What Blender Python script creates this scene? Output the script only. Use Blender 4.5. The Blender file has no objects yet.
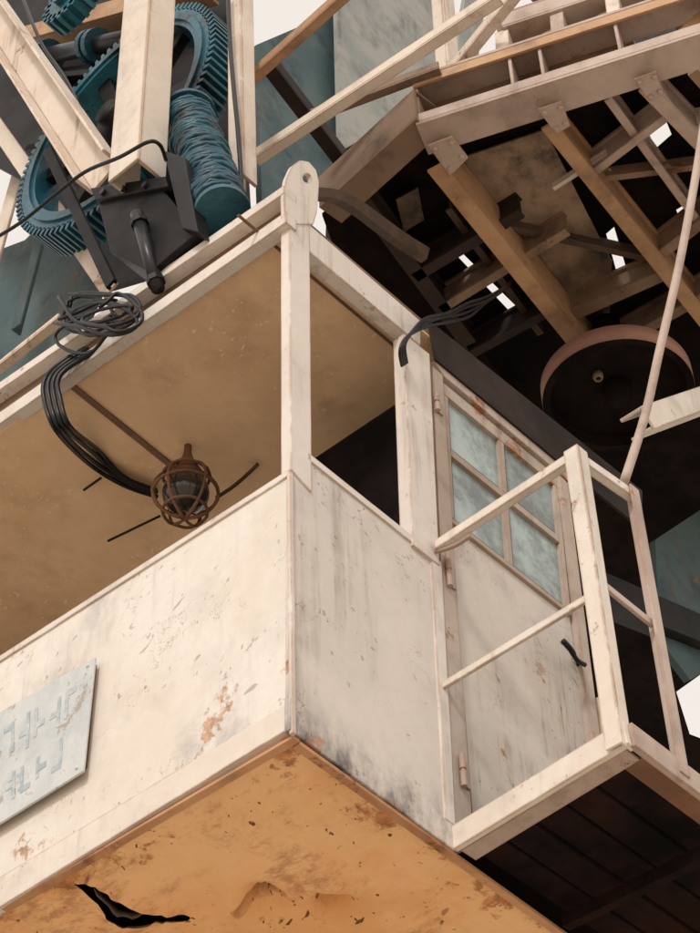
import bpy, bmesh, math, random
from mathutils import Vector, Matrix, noise
from mathutils.geometry import tessellate_polygon
random.seed(7)
S=bpy.context.scene; COL=S.collection
V=Vector
# ------------------------------------------------------------------ camera
F=2054.7; TH=math.radians(45.472); PH=math.radians(49.540); RO=math.radians(-2.029)
CP=V((-2.952,-2.734,-3.156)); ZB=1.6-CP.z      # everything is laid out from the cab's bottom corner; ZB lifts it above the ground
fh=V((math.sin(PH),math.cos(PH),0)); r0=V((math.cos(PH),-math.sin(PH),0))
ff=fh*math.cos(TH)+V((0,0,math.sin(TH))); u0=fh*-math.sin(TH)+V((0,0,math.cos(TH)))
rr=r0*math.cos(RO)+u0*math.sin(RO); uu=u0*math.cos(RO)-r0*math.sin(RO)
cam=bpy.data.cameras.new('camera'); co=bpy.data.objects.new('camera',cam); COL.objects.link(co)
m=Matrix((rr,uu,-ff)).transposed().to_4x4(); m.translation=CP+V((0,0,ZB)); co.matrix_world=m
cam.sensor_fit='VERTICAL'; cam.sensor_height=24; cam.lens=F/933*24; cam.clip_end=3000; S.camera=co
def U(p,ax,val):
    d=ff+rr*((p[0]-350)/F)-uu*((p[1]-466.5)/F)
    return CP+d*((val-CP[ax])/d[ax])
X=lambda p,v=0.:U(p,0,v)
Y=lambda p,v=0.:U(p,1,v)
Z=lambda p,v=0.:U(p,2,v)
def mpp(p): return (p-CP).dot(ff)/F     # metres per photo pixel at a point
# ------------------------------------------------------------------ materials
class NT:
    def __init__(s,name):
        s.m=bpy.data.materials.new(name); s.m.use_nodes=True; s.t=s.m.node_tree; s.t.nodes.clear()
        s.out=s.n('ShaderNodeOutputMaterial'); s.b=s.n('ShaderNodeBsdfPrincipled'); s.l(s.b.outputs[0],s.out.inputs[0])
        s.geo=s.n('ShaderNodeNewGeometry'); s.pos=s.geo.outputs['Position']
    def n(s,t,**k):
        o=s.t.nodes.new(t)
        for a,b in k.items(): setattr(o,a,b)
        return o
    def l(s,a,b): s.t.links.new(a,b)
    def val(s,sock,x):
        if isinstance(x,(int,float)): sock.default_value=x
        elif isinstance(x,(tuple,list)): sock.default_value=(*x,1) if len(x)==3 else x
        else: s.l(x,sock)
    def noise(s,scale,detail=4,rough=.6,stretch=(1,1,1),off=0,dist=0,rot=(0,0,0)):
        mp=s.n('ShaderNodeMapping',vector_type='TEXTURE' if rot!=(0,0,0) else 'POINT'); s.l(s.pos,mp.inputs[0]); 
        mp.inputs['Scale'].default_value=stretch; mp.inputs['Location'].default_value=(off,off*1.7,off*.6); mp.inputs['Rotation'].default_value=rot
        no=s.n('ShaderNodeTexNoise'); s.l(mp.outputs[0],no.inputs['Vector'])
        no.inputs['Scale'].default_value=scale; no.inputs['Detail'].default_value=detail; no.inputs['Roughness'].default_value=rough; no.inputs['Distortion'].default_value=dist
        return no.outputs[0]
    def rng(s,x,lo,hi,a=0,b=1):
        r=s.n('ShaderNodeMapRange',interpolation_type='SMOOTHSTEP'); s.val(r.inputs[0],x)
        if lo>hi: lo,hi,a,b=hi,lo,b,a
        for i,q in enumerate((lo,hi,a,b)): r.inputs[i+1].default_value=q
        return r.outputs[0]
    def math(s,op,a,b=0,c=0):
        r=s.n('ShaderNodeMath',operation=op); s.val(r.inputs[0],a); s.val(r.inputs[1],b); s.val(r.inputs[2],c); return r.outputs[0]
    def mix(s,f,a,b,bl='MIX'):
        r=s.n('ShaderNodeMix',data_type='RGBA',blend_type=bl); s.val(r.inputs[0],f); s.val(r.inputs[6],a); s.val(r.inputs[7],b); return r.outputs[2]
def worn(name,base,base2,rust=.3,grime=.3,streak=0,lines=0.,edge=0,rough=.62,rustc=(.20,.085,.035),grimec=(.10,.085,.075),bump=.2,off=0,er=.010,speck=.0,low=0,spec=.25,linec=None,chip=0,corner=0,soot=0,scrape=0,crack=0,smudge=0,lowh=.30):
    n=NT(name)
    big=n.noise(1.7,5,.66,off=off); fine=n.noise(23,4,.72,off=off+3)
    c=n.mix(n.rng(big,.40,.60),base,base2)
    c=n.mix(n.rng(fine,.3,.75,0,.22),c,tuple(q*.76 for q in base))
    mid=n.noise(4.2,7,.66,off=off+9)
    zz=None
    if low:
        sx=n.n('ShaderNodeSeparateXYZ'); n.l(n.pos,sx.inputs[0]); zz=n.rng(sx.outputs[2],ZB+lowh,ZB-.03,0,low)
    if corner:
        sx=n.n('ShaderNodeSeparateXYZ'); n.l(n.pos,sx.inputs[0]); zz=n.math('MAXIMUM',n.rng(sx.outputs[0],.26,-.02,0,corner),n.rng(sx.outputs[1],.26,-.02,0,corner))
    g=n.rng(mid,.48,.74)
    c=n.mix(n.math('MULTIPLY',g,grime),c,grimec)
    if smudge:
        sm=n.math('MULTIPLY',n.rng(n.noise(2.3,6,.62,(1,1,.7),off+81,.3),.54,.68),n.rng(fine,.25,.6,.5,1)); c=n.mix(n.math('MULTIPLY',sm,smudge),c,(.42,.395,.39))
    if scrape:
        sc=n.math('MULTIPLY',n.rng(n.noise(2.4,7,.72,off=off+71,dist=.4),.50,.60),n.rng(n.noise(26,5,.75,(1,.35,1),off+73),.40,.62))
        c=n.mix(n.math('MULTIPLY',sc,scrape),c,tuple(q*1.5+.02 for q in rustc))
    if soot and zz is not None:
        c=n.mix(n.math('MINIMUM',n.math('MULTIPLY',n.math('MULTIPLY',zz,n.rng(n.noise(3.,6,.7,(1,1,.55),off+61),.39,.61)),soot),1),c,(.12,.108,.11))
    if streak:
        st=n.math('MULTIPLY',n.rng(n.noise(18,4,.65,(1,1,.07),off+5),.50,.74),n.rng(big,.42,.6))
        c=n.mix(n.math('MULTIPLY',st,streak),c,tuple(q*.6+.03 for q in rustc))
    if chip:
        cn=n.math('ADD',n.noise(11,8,.74,off=off+51),n.math('MULTIPLY',big,.22))
        if zz is not None: cn=n.math('ADD',cn,n.math('MULTIPLY',zz,.06))
        cm=n.rng(cn,.775-.05*chip,.785-.05*chip)
        c=n.mix(n.math('MULTIPLY',cm,.7),c,n.mix(n.rng(fine,.35,.65),tuple(q*.55+.02 for q in base),tuple(q*1.6+.05 for q in rustc)))
    rm=n.math('ADD',n.math('MULTIPLY',n.noise(6.5,8,.74,off=off+13),.78),n.math('MULTIPLY',big,.30))
    if zz is not None: rm=n.math('ADD',rm,n.math('MULTIPLY',zz,.07))
    rmask=n.rng(rm,.705-.22*rust,.745-.18*rust)
    rc=n.mix(n.rng(fine,.35,.65),rustc,tuple(q*2.2 for q in rustc))
    c=n.mix(n.math('MULTIPLY',rmask,.85),c,rc)
    if crack:
        a=n.math('ABSOLUTE',n.math('SUBTRACT',n.noise(2.1,6,.6,(1,1,1),off+91,.3),.5))
        c=n.mix(n.math('MULTIPLY',n.math('MULTIPLY',n.rng(a,.0022,.0),n.rng(mid,.46,.52)),crack),c,tuple(q*.9 for q in rustc))
    if speck:
        sp=n.math('MULTIPLY',n.rng(n.noise(60,3,.65,off=off+31),.65,.69),n.rng(mid,.47,.60)); c=n.mix(n.math('MULTIPLY',sp,speck),c,rustc)
    if lines>0:
        lc=linec or tuple(q*.6 for q in rustc)
        for q,(rt,sc) in enumerate((((.5,.9,.35),52),((-.7,.4,1.2),40))):
            ln=n.math('MULTIPLY',n.rng(n.noise(sc,2,.45,(50,1,1),off+41+q*7,.0,rt),.685,.71),n.rng(big if q else mid,.48,.56)); c=n.mix(n.math('MULTIPLY',ln,lines),c,lc)
    if edge>0:
        bv=n.n('ShaderNodeBevel',samples=2); bv.inputs['Radius'].default_value=er
        d=n.n('ShaderNodeVectorMath',operation='DOT_PRODUCT'); n.l(bv.outputs[0],d.inputs[0]); n.l(n.geo.outputs['Normal'],d.inputs[1])
        em=n.math('MULTIPLY',n.rng(d.outputs['Value'],.99,.84),n.rng(mid,.38,.50)); c=n.mix(n.math('MULTIPLY',em,edge),c,rc)
    n.l(c,n.b.inputs['Base Color'])
    n.l(n.math('ADD',n.math('MULTIPLY',rmask,.25),rough),n.b.inputs['Roughness'])
    n.b.inputs['Specular IOR Level'].default_value=spec
    if bump>0:
        bp=n.n('ShaderNodeBump'); bp.inputs['Strength'].default_value=bump; bp.inputs['Distance'].default_value=.01
        h=n.math('ADD',n.math('MULTIPLY',fine,.4),n.math('ADD',n.math('MULTIPLY',rmask,-.45),n.math('MULTIPLY',big,1.6)))
        n.l(h,bp.inputs['Height']); n.l(bp.outputs[0],n.b.inputs['Normal'])
    return n.m
M={}
M['left']=worn('cream_paint',(.74,.67,.595),(.785,.74,.685),rust=.21,grime=.30,streak=.18,lines=.45,rustc=(.30,.17,.10),grimec=(.50,.455,.42),low=1.8,speck=.3,smudge=.65,crack=.5)
M['right']=worn('pale_paint',(.72,.66,.60),(.65,.60,.555),rust=.21,grime=.32,streak=.4,lines=.45,off=4.2,grimec=(.44,.405,.385),speck=.5,low=1.1,soot=1.,smudge=.5,crack=1.,lowh=.20,rustc=(.23,.12,.07))
M['lip']=worn('beige_paint',(.74,.655,.58),(.77,.71,.645),rust=.31,grime=.25,off=2.2,edge=1.,speck=.5,chip=.25,streak=.3)
M['frame']=worn('frame_paint',(.75,.69,.635),(.70,.635,.58),rust=.24,grime=.20,streak=.4,off=7.7,edge=1.,speck=.5,chip=.15)
M['door']=worn('door_paint',(.63,.575,.52),(.54,.48,.42),rust=.25,grime=.5,streak=1.,lines=.5,off=11.,grimec=(.30,.26,.235),speck=.5,chip=.15,soot=.7,low=1,smudge=.5,crack=.5)
M['doorframe']=worn('door_frame_paint',(.40,.32,.265),(.50,.425,.37),rust=.42,grime=.5,streak=.5,off=12.,edge=.7)
M['under']=worn('orange_paint',(.93,.575,.30),(.86,.465,.20),rust=.215,grime=.36,lines=1.,off=15.,rustc=(.29,.12,.05),grimec=(.66,.32,.13),speck=.2,spec=.1,corner=2.2,bump=.4,scrape=.7)
M['underrim']=worn('rusted_orange',(.58,.32,.165),(.40,.19,.095),rust=.55,grime=.4,off=16.,rustc=(.15,.065,.035))
M['ceil']=worn('tan_lining',(.92,.665,.435),(.82,.57,.36),rust=.12,grime=.55,lines=.7,off=19.,grimec=(.52,.33,.20),linec=(.97,.84,.68))
M['inner']=worn('inner_paint',(.68,.57,.45),(.62,.51,.39),rust=.2,grime=.3,off=20.)
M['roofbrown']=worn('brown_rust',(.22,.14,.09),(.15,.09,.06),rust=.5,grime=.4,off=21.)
M['girder']=worn('girder_paint',(.76,.675,.59),(.71,.605,.51),rust=.25,grime=.22,streak=.6,off=23.,edge=1.,speck=.5,chip=.15)
M['pink']=worn('pinkish_steel',(.55,.445,.39),(.45,.345,.295),rust=.30,grime=.5,streak=.4,off=27.,edge=.9,rustc=(.18,.09,.055),grimec=(.16,.125,.11))
M['orange']=worn('orange_brown_steel',(.54,.335,.195),(.40,.24,.145),rust=.30,grime=.6,streak=.3,off=29.,edge=.8,grimec=(.10,.07,.05),rustc=(.16,.07,.035))
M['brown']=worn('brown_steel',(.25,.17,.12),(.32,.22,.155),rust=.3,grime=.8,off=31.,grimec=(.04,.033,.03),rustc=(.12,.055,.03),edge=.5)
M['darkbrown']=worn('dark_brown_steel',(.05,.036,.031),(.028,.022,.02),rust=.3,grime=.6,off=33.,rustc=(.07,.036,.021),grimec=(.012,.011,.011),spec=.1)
M['strap']=worn('dull_strap',(.15,.105,.08),(.09,.065,.05),rust=.3,grime=.6,off=34.,grimec=(.03,.025,.022),spec=.1)
M['teal']=worn('teal_gear_paint',(.008,.075,.118),(.024,.15,.21),rust=.08,grime=1.2,off=35.,rustc=(.02,.018,.018),grimec=(.003,.004,.006),rough=.34,spec=.5,bump=.9)
M['rope']=worn('greasy_blue_rope',(.006,.050,.080),(.016,.105,.15),rust=.1,grime=1.25,off=36.,rustc=(.015,.014,.015),grimec=(.003,.004,.005),rough=.4,spec=.45,bump=1.)
M['tealpanel']=worn('teal_panel',(.06,.105,.115),(.095,.14,.145),rust=.14,grime=.7,streak=.5,off=37.,grimec=(.016,.028,.033))
M['greypanel']=worn('grey_panel',(.36,.36,.335),(.25,.28,.275),rust=.10,grime=.6,streak=.7,off=39.,grimec=(.12,.13,.13))
M['platebrown']=worn('weathered_plate',(.40,.29,.205),(.12,.09,.07),rust=.2,grime=1.,streak=.4,off=47.,grimec=(.016,.015,.014))
M['rust']=worn('rusty_iron',(.17,.085,.05),(.26,.14,.085),rust=.5,grime=.3,off=49.,rough=.75)
M['wheelrim']=worn('rusty_rim',(.38,.21,.165),(.29,.15,.115),rust=.3,grime=.4,off=50.)
def simple(name,c,rough=.5,metal=0,spec=.3,vary=.35,bump=.1,c2=None,sc=5):
    n=NT(name); f=n.noise(sc,5,.68); n.l(n.mix(n.rng(f,.36,.66),c,c2 or tuple(q*(1-vary) for q in c)),n.b.inputs['Base Color'])
    n.b.inputs['Roughness'].default_value=rough; n.b.inputs['Metallic'].default_value=metal; n.b.inputs['Specular IOR Level'].default_value=spec
    if bump:
        bp=n.n('ShaderNodeBump'); bp.inputs['Strength'].default_value=bump; bp.inputs['Distance'].default_value=.005; n.l(f,bp.inputs['Height']); n.l(bp.outputs[0],n.b.inputs['Normal'])
    return n.m
M['rubber']=simple('black_rubber',(.010,.010,.012),.42,spec=.35,sc=18)
M['black']=simple('black_iron',(.010,.010,.011),.5,sc=18)
M['dark']=simple('dark_and_shade_steel',(.007,.007,.008),.5,spec=.14,c2=(.020,.018,.018))  # near-black for dark machinery, and for shade on the backing plates
M['shadeblack']=simple('shade_black_plate',(.007,.0065,.007),.8,spec=.03,c2=(.018,.012,.011),sc=3)  # near-black stands for shade: deck underside, cab inside, pulley inside
M['plank']=simple('shade_dark_plank',(.007,.006,.0065),.8,spec=.04,c2=(.026,.012,.0105),sc=4)  # shade under the platform put into the plank colour, with reddish patches
M['spring']=simple('oily_steel',(.035,.035,.037),.35,.3)
M['globe']=simple('smoked_glass',(.05,.045,.04),.15,spec=.6)
n=NT('dirty_sky_glass'); f=n.rng(n.noise(4.,6,.72,off=3),.36,.66)
n.l(n.mix(f,(.38,.47,.475),(.18,.21,.21)),n.b.inputs['Base Color']); n.l(n.rng(f,0,1,.12,.5),n.b.inputs['Roughness']); n.b.inputs['Specular IOR Level'].default_value=.5; M['glass']=n.m  # blue-grey base carries the sky's reflection; darker patches are dirt
n=NT('faded_sign_paint'); c=n.mix(n.rng(n.noise(5,7,.72),.35,.65),(.62,.635,.63),(.48,.515,.53))
c=n.mix(n.rng(n.noise(9,7,.75,off=14),.57,.61,0,.7),c,(.32,.25,.19))
n.l(c,n.b.inputs['Base Color']); n.b.inputs['Roughness'].default_value=.6; M['sign']=n.m
n=NT('worn_blue_lettering'); n.l(n.mix(n.rng(n.noise(17,7,.8,off=8),.40,.60),(.34,.42,.465),(.57,.59,.59)),n.b.inputs['Base Color']); n.b.inputs['Roughness'].default_value=.6; M['letter']=n.m
n=NT('sandy_ground'); n.l(n.mix(n.rng(n.noise(.5,6,.6),.35,.65),(.53,.455,.365),(.45,.385,.31)),n.b.inputs['Base Color']); n.b.inputs['Roughness'].default_value=.95; n.b.inputs['Specular IOR Level'].default_value=.1; M['ground']=n.m
# ------------------------------------------------------------------ mesh building
ORG={}
def thing(name,label,cat,loc,group=None,kind=None):
    o=bpy.data.objects.new(name,None); COL.objects.link(o); o.empty_display_size=.1
    o.location=V(loc)+V((0,0,ZB)); ORG[o]=V(loc); o['label']=label; o['category']=cat
    if group:o['group']=group
    return o
class MB:
    def __init__(s): s.v=[];s.f=[];s.sm=[]
    def add(s,vs,fs,sm=False):
        b=len(s.v); s.v+=[V(q) for q in vs]; s.f+=[tuple(b+i for i in q) for q in fs]; s.sm+=[sm]*len(fs); return s
    def box(s,x0,x1,y0,y1,z0,z1):
        return s.add([(x0,y0,z0),(x1,y0,z0),(x1,y1,z0),(x0,y1,z0),(x0,y0,z1),(x1,y0,z1),(x1,y1,z1),(x0,y1,z1)],[(0,3,2,1),(4,5,6,7),(0,1,5,4),(1,2,6,5),(2,3,7,6),(3,0,4,7)])
    def bar(s,a,b,w,h,up=(0,0,1),shift=(0,0)):
        a=V(a);b=V(b);d=(b-a).normalized();up=V(up);sd=d.cross(up)
        if sd.length<1e-4: sd=d.cross(V((1,0,0)))
        sd.normalize();up=sd.cross(d).normalized()
        a=a+sd*shift[0]+up*shift[1];b=b+sd*shift[0]+up*shift[1]
        vs=[]
        for p in (a,b):
            for q,e in ((-1,-1),(1,-1),(1,1),(-1,1)): vs.append(p+sd*(w/2*q)+up*(h/2*e))
        return s.add(vs,[(3,2,1,0),(4,5,6,7),(0,1,5,4),(1,2,6,5),(2,3,7,6),(3,0,4,7)])
    def ibeam(s,a,b,w,h,t=.012,up=(0,0,1)):
        s.bar(a,b,w,t,up,(0,-h/2+t/2)); s.bar(a,b,w,t,up,(0,h/2-t/2)); return s.bar(a,b,t,h-2*t-.001,up)
    def channel(s,a,b,w,h,t=.012,up=(0,0,1),side=1):
        s.bar(a,b,w,t,up,(0,-h/2+t/2)); s.bar(a,b,w,t,up,(0,h/2-t/2)); return s.bar(a,b,t,h-2*t-.001,up,(side*(w/2-t/2),0))
    def recess(s,a,b,w,h,t=.012,up=(0,0,1)):      # beam whose web sits back between proud flanges
        s.bar(a,b,w,t,up,(0,-h/2+t/2)); s.bar(a,b,w,t,up,(0,h/2-t/2)); return s.bar(a,b,t,h-2*t-.001,up,(w/2-.022,0))
    def angle(s,a,b,w,h,t=.01,up=(0,0,1),side=1):
        s.bar(a,b,w,t,up,(0,-h/2+t/2)); return s.bar(a,b,t,h-t-.001,up,(side*(w/2-t/2),t/2))
    def rivet(s,p,nrm,r=.011):
        s.lathe(p,nrm,[(r,0),(r*.8,r*.5),(r*.35,r*.75),(0,r*.78)],7); return s
    def prism(s,ps,vec):
        ps=[V(p) for p in ps];k=len(ps);vec=V(vec)
        nrm=V((0,0,0))
        for i in range(k): nrm+=ps[i].cross(ps[(i+1)%k])
        if nrm.dot(vec)>0: ps=ps[::-1]
        vs=ps+[p+vec for p in ps]
        return s.add(vs,[tuple(range(k)),tuple(range(2*k-1,k-1,-1))]+[(i,k+i,k+(i+1)%k,(i+1)%k) for i in range(k)])
    def tube(s,ps,r,seg=8,closed=False):
        ps=[V(p) for p in ps];k=len(ps);vs=[];prev=None
        for i,p in enumerate(ps):
            t=(ps[(i+1)%k]-ps[i-1]) if closed else (ps[min(i+1,k-1)]-ps[max(i-1,0)])
            t.normalize()
            if prev is None: prev=t.orthogonal().normalized()
            prev=(prev-t*prev.dot(t)).normalized(); b=t.cross(prev); ra=r[i] if isinstance(r,(list,tuple)) else r
            for j in range(seg): a=2*math.pi*j/seg; vs.append(p+(prev*math.cos(a)+b*math.sin(a))*ra)
        fs=[];e=k if closed else k-1
        for i in range(e):
            for j in range(seg): fs.append((i*seg+j,i*seg+(j+1)%seg,((i+1)%k)*seg+(j+1)%seg,((i+1)%k)*seg+j))
        if not closed: fs+=[tuple(range(seg-1,-1,-1)),tuple(range((k-1)*seg,k*seg))]
        return s.add(vs,fs,True)
    def lathe(s,c,axis,prof,seg=32,smooth=True):
        c=V(c);ax=V(axis).normalized();e1=ax.orthogonal().normalized();e2=ax.cross(e1);vs=[];k=len(prof)
        for r,h in prof:
            for j in range(seg): a=2*math.pi*j/seg; vs.append(c+ax*h+(e1*math.cos(a)+e2*math.sin(a))*r)
        fs=[]
        for i in range(k-1):
            for j in range(seg): fs.append((i*seg+j,i*seg+(j+1)%seg,(i+1)*seg+(j+1)%seg,(i+1)*seg+j))
        return s.add(vs,fs,smooth)
    def build(s,name,mat,parent=None,bevel=0,org=None):
        if parent is not None: o0=ORG[parent]
        else: o0=V(org) if org is not None else sum(s.v,V((0,0,0)))/len(s.v)
        me=bpy.data.meshes.new(name); me.from_pydata([v-o0 for v in s.v],[],s.f); me.update()
        for p,sm in zip(me.polygons,s.sm): p.use_smooth=sm
        bm=bmesh.new(); bm.from_mesh(me); bmesh.ops.recalc_face_normals(bm,faces=bm.faces); bm.to_mesh(me); bm.free()
        me.materials.append(mat); o=bpy.data.objects.new(name,me); COL.objects.link(o)
        if parent is not None: o.parent=parent; ORG[o]=o0
        else: o.location=o0+V((0,0,ZB)); ORG[o]=o0
        if bevel:
            b=o.modifiers.new('bevel','BEVEL'); b.width=bevel; b.segments=2; b.limit_method='ANGLE'
        return o
def tag(o,label,cat,group=None,kind=None):
    o['label']=label;o['category']=cat
    if group:o['group']=group
    if kind:o['kind']=kind
    return o
def spline(ps,n=8):
    ps=[V(p) for p in ps];out=[];k=len(ps)
    for i in range(k-1):
        a=ps[max(i-1,0)];b=ps[i];c=ps[i+1];d=ps[min(i+2,k-1)]
        for j in range(n):
            t=j/n;out.append(.5*((2*b)+(c-a)*t+(2*a-5*b+4*c-d)*t*t+(3*b-a-3*c+d)*t**3))
    return out+[ps[-1]]
def pl(fn,val,*px): return [fn(p,val) for p in px]
# ------------------------------------------------------------------ ground
g=MB(); GZ=-ZB; R=900
g.add([(-R,-R,GZ),(R,-R,GZ),(R,R,GZ),(-R,R,GZ)],[(0,1,2,3)]); o=g.build('ground',M['ground']); o['kind']='structure'; o['label']='sandy yard ground far below the cab'
# ------------------------------------------------------------------ operator cab
CEIL=2.07; XB=1.45; YL=2.9
e_=Y((455,850),0); KS=e_.z/e_.x                      # the worn cab sags a little towards its door side
cab=thing('operator_cab','weathered cream steel operator cab with orange underside hanging beneath the machinery','cab',(0,0,0))
MB().prism(pl(X,0,(289,474),(-150,757),(-150,968),(289,703)),(.02,0,0)).build('side_panel',M['left'],cab,.002)
MB().prism(pl(X,-.008,(289,702),(-150,967),(-150,1000),(289,728)),(.03,0,0)).build('bottom_strip',M['lip'],cab,.003)
MB().prism(pl(X,-.006,(289,469),(-150,752),(-150,758),(289,475)),(.03,0,0)).build('sill_strip',M['frame'],cab,.002)
MB().prism(pl(Y,0,(291,442),(440,561),(455,849),(291,727)),(0,.02,0)).build('front_panel',M['right'],cab,.002)
MB().prism(pl(Y,-.005,(290,694),(455,826),(456,851),(290,729)),(0,.02,0)).build('bottom_strip',M['right'],cab,.003)
MB().prism(pl(Y,-.006,(308,452),(438,556),(438,563),(308,459)),(0,.03,0)).build('sill_strip',M['frame'],cab,.002)
MB().prism(pl(Y,-.007,(431,553),(442,562),(456,826),(446,819)),(0,.02,0)).build('edge_strip',M['frame'],cab,.003)
p=MB(); zt=X((292,228)).z
a=X((287,474));p.prism([V((-.006,-.006,a.z)),V((.080,-.006,a.z-.03)),V((.090,-.006,zt+.10)),V((-.006,-.006,zt+.10))],(0,.04,0)); p.build('corner_post',M['frame'],cab,.004)
MB().bar(X((289,474),-.004)+V((0,-.004,0)),V((-.004,-.004,-.01)),.014,.014).build('corner_weld',M['frame'],cab,.003)
# lug plate with hole
out=[(285,224),(284,196),(286,179),(292,166),(300,160),(309,162),(316,170),(319,182),(318,200),(316,224)]
hc=(307,178); N=44; inner=[];outer=[]
for k in range(N):
    an=2*math.pi*k/N; d=(math.cos(an),math.sin(an)); best=None
    for i in range(len(out)):
        (x1,y1),(x2,y2)=out[i],out[(i+1)%len(out)]; ex,ey=x2-x1,y2-y1; det=d[0]*-ey+d[1]*ex
        if abs(det)<1e-9: continue
        t=((x1-hc[0])*-ey+(y1-hc[1])*ex)/det; s_=(d[0]*(y1-hc[1])-d[1]*(x1-hc[0]))/det
        if t>0 and -1e-6<=s_<=1+1e-6 and (best is None or t<best): best=t
    outer.append((hc[0]+d[0]*best,hc[1]+d[1]*best)); inner.append((hc[0]+d[0]*4.2,hc[1]+d[1]*4.8))
q=MB(); fo=pl(Y,-.009,*outer);fi=pl(Y,-.009,*inner);dv=V((0,.016,0))
q.add(fo+fi+[v+dv for v in fo]+[v+dv for v in fi],[f for k in range(N) for f in ((k,(k+1)%N,N+(k+1)%N,N+k),(2*N+k,3*N+k,3*N+(k+1)%N,2*N+(k+1)%N),(k,2*N+k,2*N+(k+1)%N,(k+1)%N),(N+k,N+(k+1)%N,3*N+(k+1)%N,3*N+k))])
q.build('lug_plate',M['frame'],cab)
MB().prism(pl(Y,-.004,(308,223),(421,321),(421,346),(308,250)),(0,.05,0)).build('top_rail',M['frame'],cab,.004)
MB().prism(pl(Y,-.010,(404,333),(430,354),(440,566),(413,545)),(0,.05,0)).build('window_post',M['frame'],cab,.004)
# roof
MB().prism(pl(X,-.03,(286,222),(-150,529),(-150,517),(286,211)),(.05,0,0)).build('roof_rim',M['frame'],cab,.003)
MB().prism(pl(X,.015,(282,218),(-150,523),(-150,498),(282,192)),(.03,0,0)).build('roof_fascia',M['roofbrown'],cab)
MB().prism(pl(X,-.035,(284,193),(-150,493),(-150,486),(284,185)),(.06,0,0)).build('roof_edge_angle',M['frame'],cab,.002)
MB().box(.046,XB,.05,YL,CEIL+.012,CEIL+.16).build('roof',M['roofbrown'],cab)
c=MB(); c.box(.0,XB-.03,.0,YL,CEIL,CEIL+.01); ce=c.build('ceiling',M['ceil'],cab)
a=Z((70,384),CEIL-.004);b=Z((182,474),CEIL-.004);b=a+(b-a)*1.15
MB().bar(a,b,.022,.010).build('ceiling_rib',M['roofbrown'],ce)
a=Z((238,215),CEIL-.002);b=a+V((1.2,0,0))
MB().bar(a,b,.010,.004).build('ceiling_seam',M['roofbrown'],ce)
MB().box(XB-.03,XB,0,YL,0.03,.95).build('rear_wall',M['inner'],cab)
MB().box(XB-.03,XB,1.9,YL,.951,CEIL-.001).build('rear_upper_wall',M['darkbrown'],cab)  # upper rear and end walls coloured dark for the shade inside the cab
MB().box(XB-.03,XB,0.0,.84,.951,CEIL-.001).build('rear_upper_wall',M['shadeblack'],cab)
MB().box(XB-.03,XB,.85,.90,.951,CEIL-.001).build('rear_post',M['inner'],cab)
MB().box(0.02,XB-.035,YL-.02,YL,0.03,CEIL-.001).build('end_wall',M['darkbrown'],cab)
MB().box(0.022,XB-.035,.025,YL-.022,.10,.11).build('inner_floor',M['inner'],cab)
MB().box(.66,XB-.04,.06,.75,.12,1.84).build('interior_shade_box',M['shadeblack'],cab,.03)  # added dark box standing in for the shadow inside the right window
# dark panel added as the shadow between the door header and the roof
MB().prism(pl(Y,-.003,(427,322),(434,361),(568,472),(640,530),(640,492)),(0,-.010,0)).build('door_shade_panel',M['darkbrown'],cab)
# underside with dents and a torn gash
def gauss(p,c,s): d=V((p.x-c.x,p.y-c.y)); return math.exp(-d.length_squared/(2*s*s))
ZU=.004
dents=[(Z((262,893),ZU),.042,.06),(Z((238,900),ZU),.03,-.02),(Z((332,889),ZU),.032,.085),(Z((332,876),ZU),.05,-.042),(Z((125,882),ZU),.11,-.035),(Z((205,900),ZU),.05,.03),(Z((300,780),ZU),.2,.012),(Z((420,900),ZU),.15,-.012),(Z((210,790),ZU),.02,.02),(Z((160,850),ZU),.03,.02),(Z((380,850),ZU),.025,.02)]
hp=spline([Z(q,ZU) for q in ((74,874),(92,874),(112,882),(132,892),(156,897),(178,902),(196,909))],4); hq=spline([Z(q,ZU) for q in ((196,909),(176,908),(158,906),(140,912),(124,912),(110,905),(94,887),(74,874))],4)
rj=random.Random(11)
hole=[V((q.x+rj.uniform(-.006,.006),q.y+rj.uniform(-.006,.006),q.z)) for q in hp[:-1]+hq[:-1]]
slit=[Z(q,ZU) for q in ((232,903),(246,895),(262,889),(284,887),(290,890),(270,894),(252,899),(238,907))]
def inp(p,poly):
    c=False;k=len(poly)
    for i in range(k):
        a,b=poly[i],poly[i-1]
        if (a.y>p.y)!=(b.y>p.y) and p.x<(b.x-a.x)*(p.y-a.y)/(b.y-a.y)+a.x: c=not c
    return c
def near(p,poly):
    best=None
    for i in range(len(poly)):
        a,b=poly[i-1],poly[i]; ab=V((b.x-a.x,b.y-a.y)); ap=V((p.x-a.x,p.y-a.y)); t=max(0,min(1,ap.dot(ab)/max(ab.length_squared,1e-9))); q=V((a.x+ab.x*t,a.y+ab.y*t)); d=(q-V((p.x,p.y))).length
        if best is None or d<best[0]: best=(d,q)
    return best
NX,NY=210,330; P=[];fs=[]
bx0,bx1=min(h.x for h in hole)-.12,max(h.x for h in hole)+.12; by0,by1=min(h.y for h in hole)-.12,max(h.y for h in hole)+.12
for j in range(NY+1):
    for i in range(NX+1): P.append(V((.01+(XB-.02)*i/NX,.01+(YL-.02)*j/NY,0)))
cut=set();keep=set()
for j in range(NY):
    for i in range(NX):
        cc=V((.01+(XB-.02)*(i+.5)/NX,.01+(YL-.02)*(j+.5)/NY,0)); ids=(j*(NX+1)+i,(j+1)*(NX+1)+i,(j+1)*(NX+1)+i+1,j*(NX+1)+i+1)
        if bx0<cc.x<bx1 and by0<cc.y<by1 and inp(cc,hole): cut.update(ids)
        else: fs.append(ids); keep.update(ids)
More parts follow.
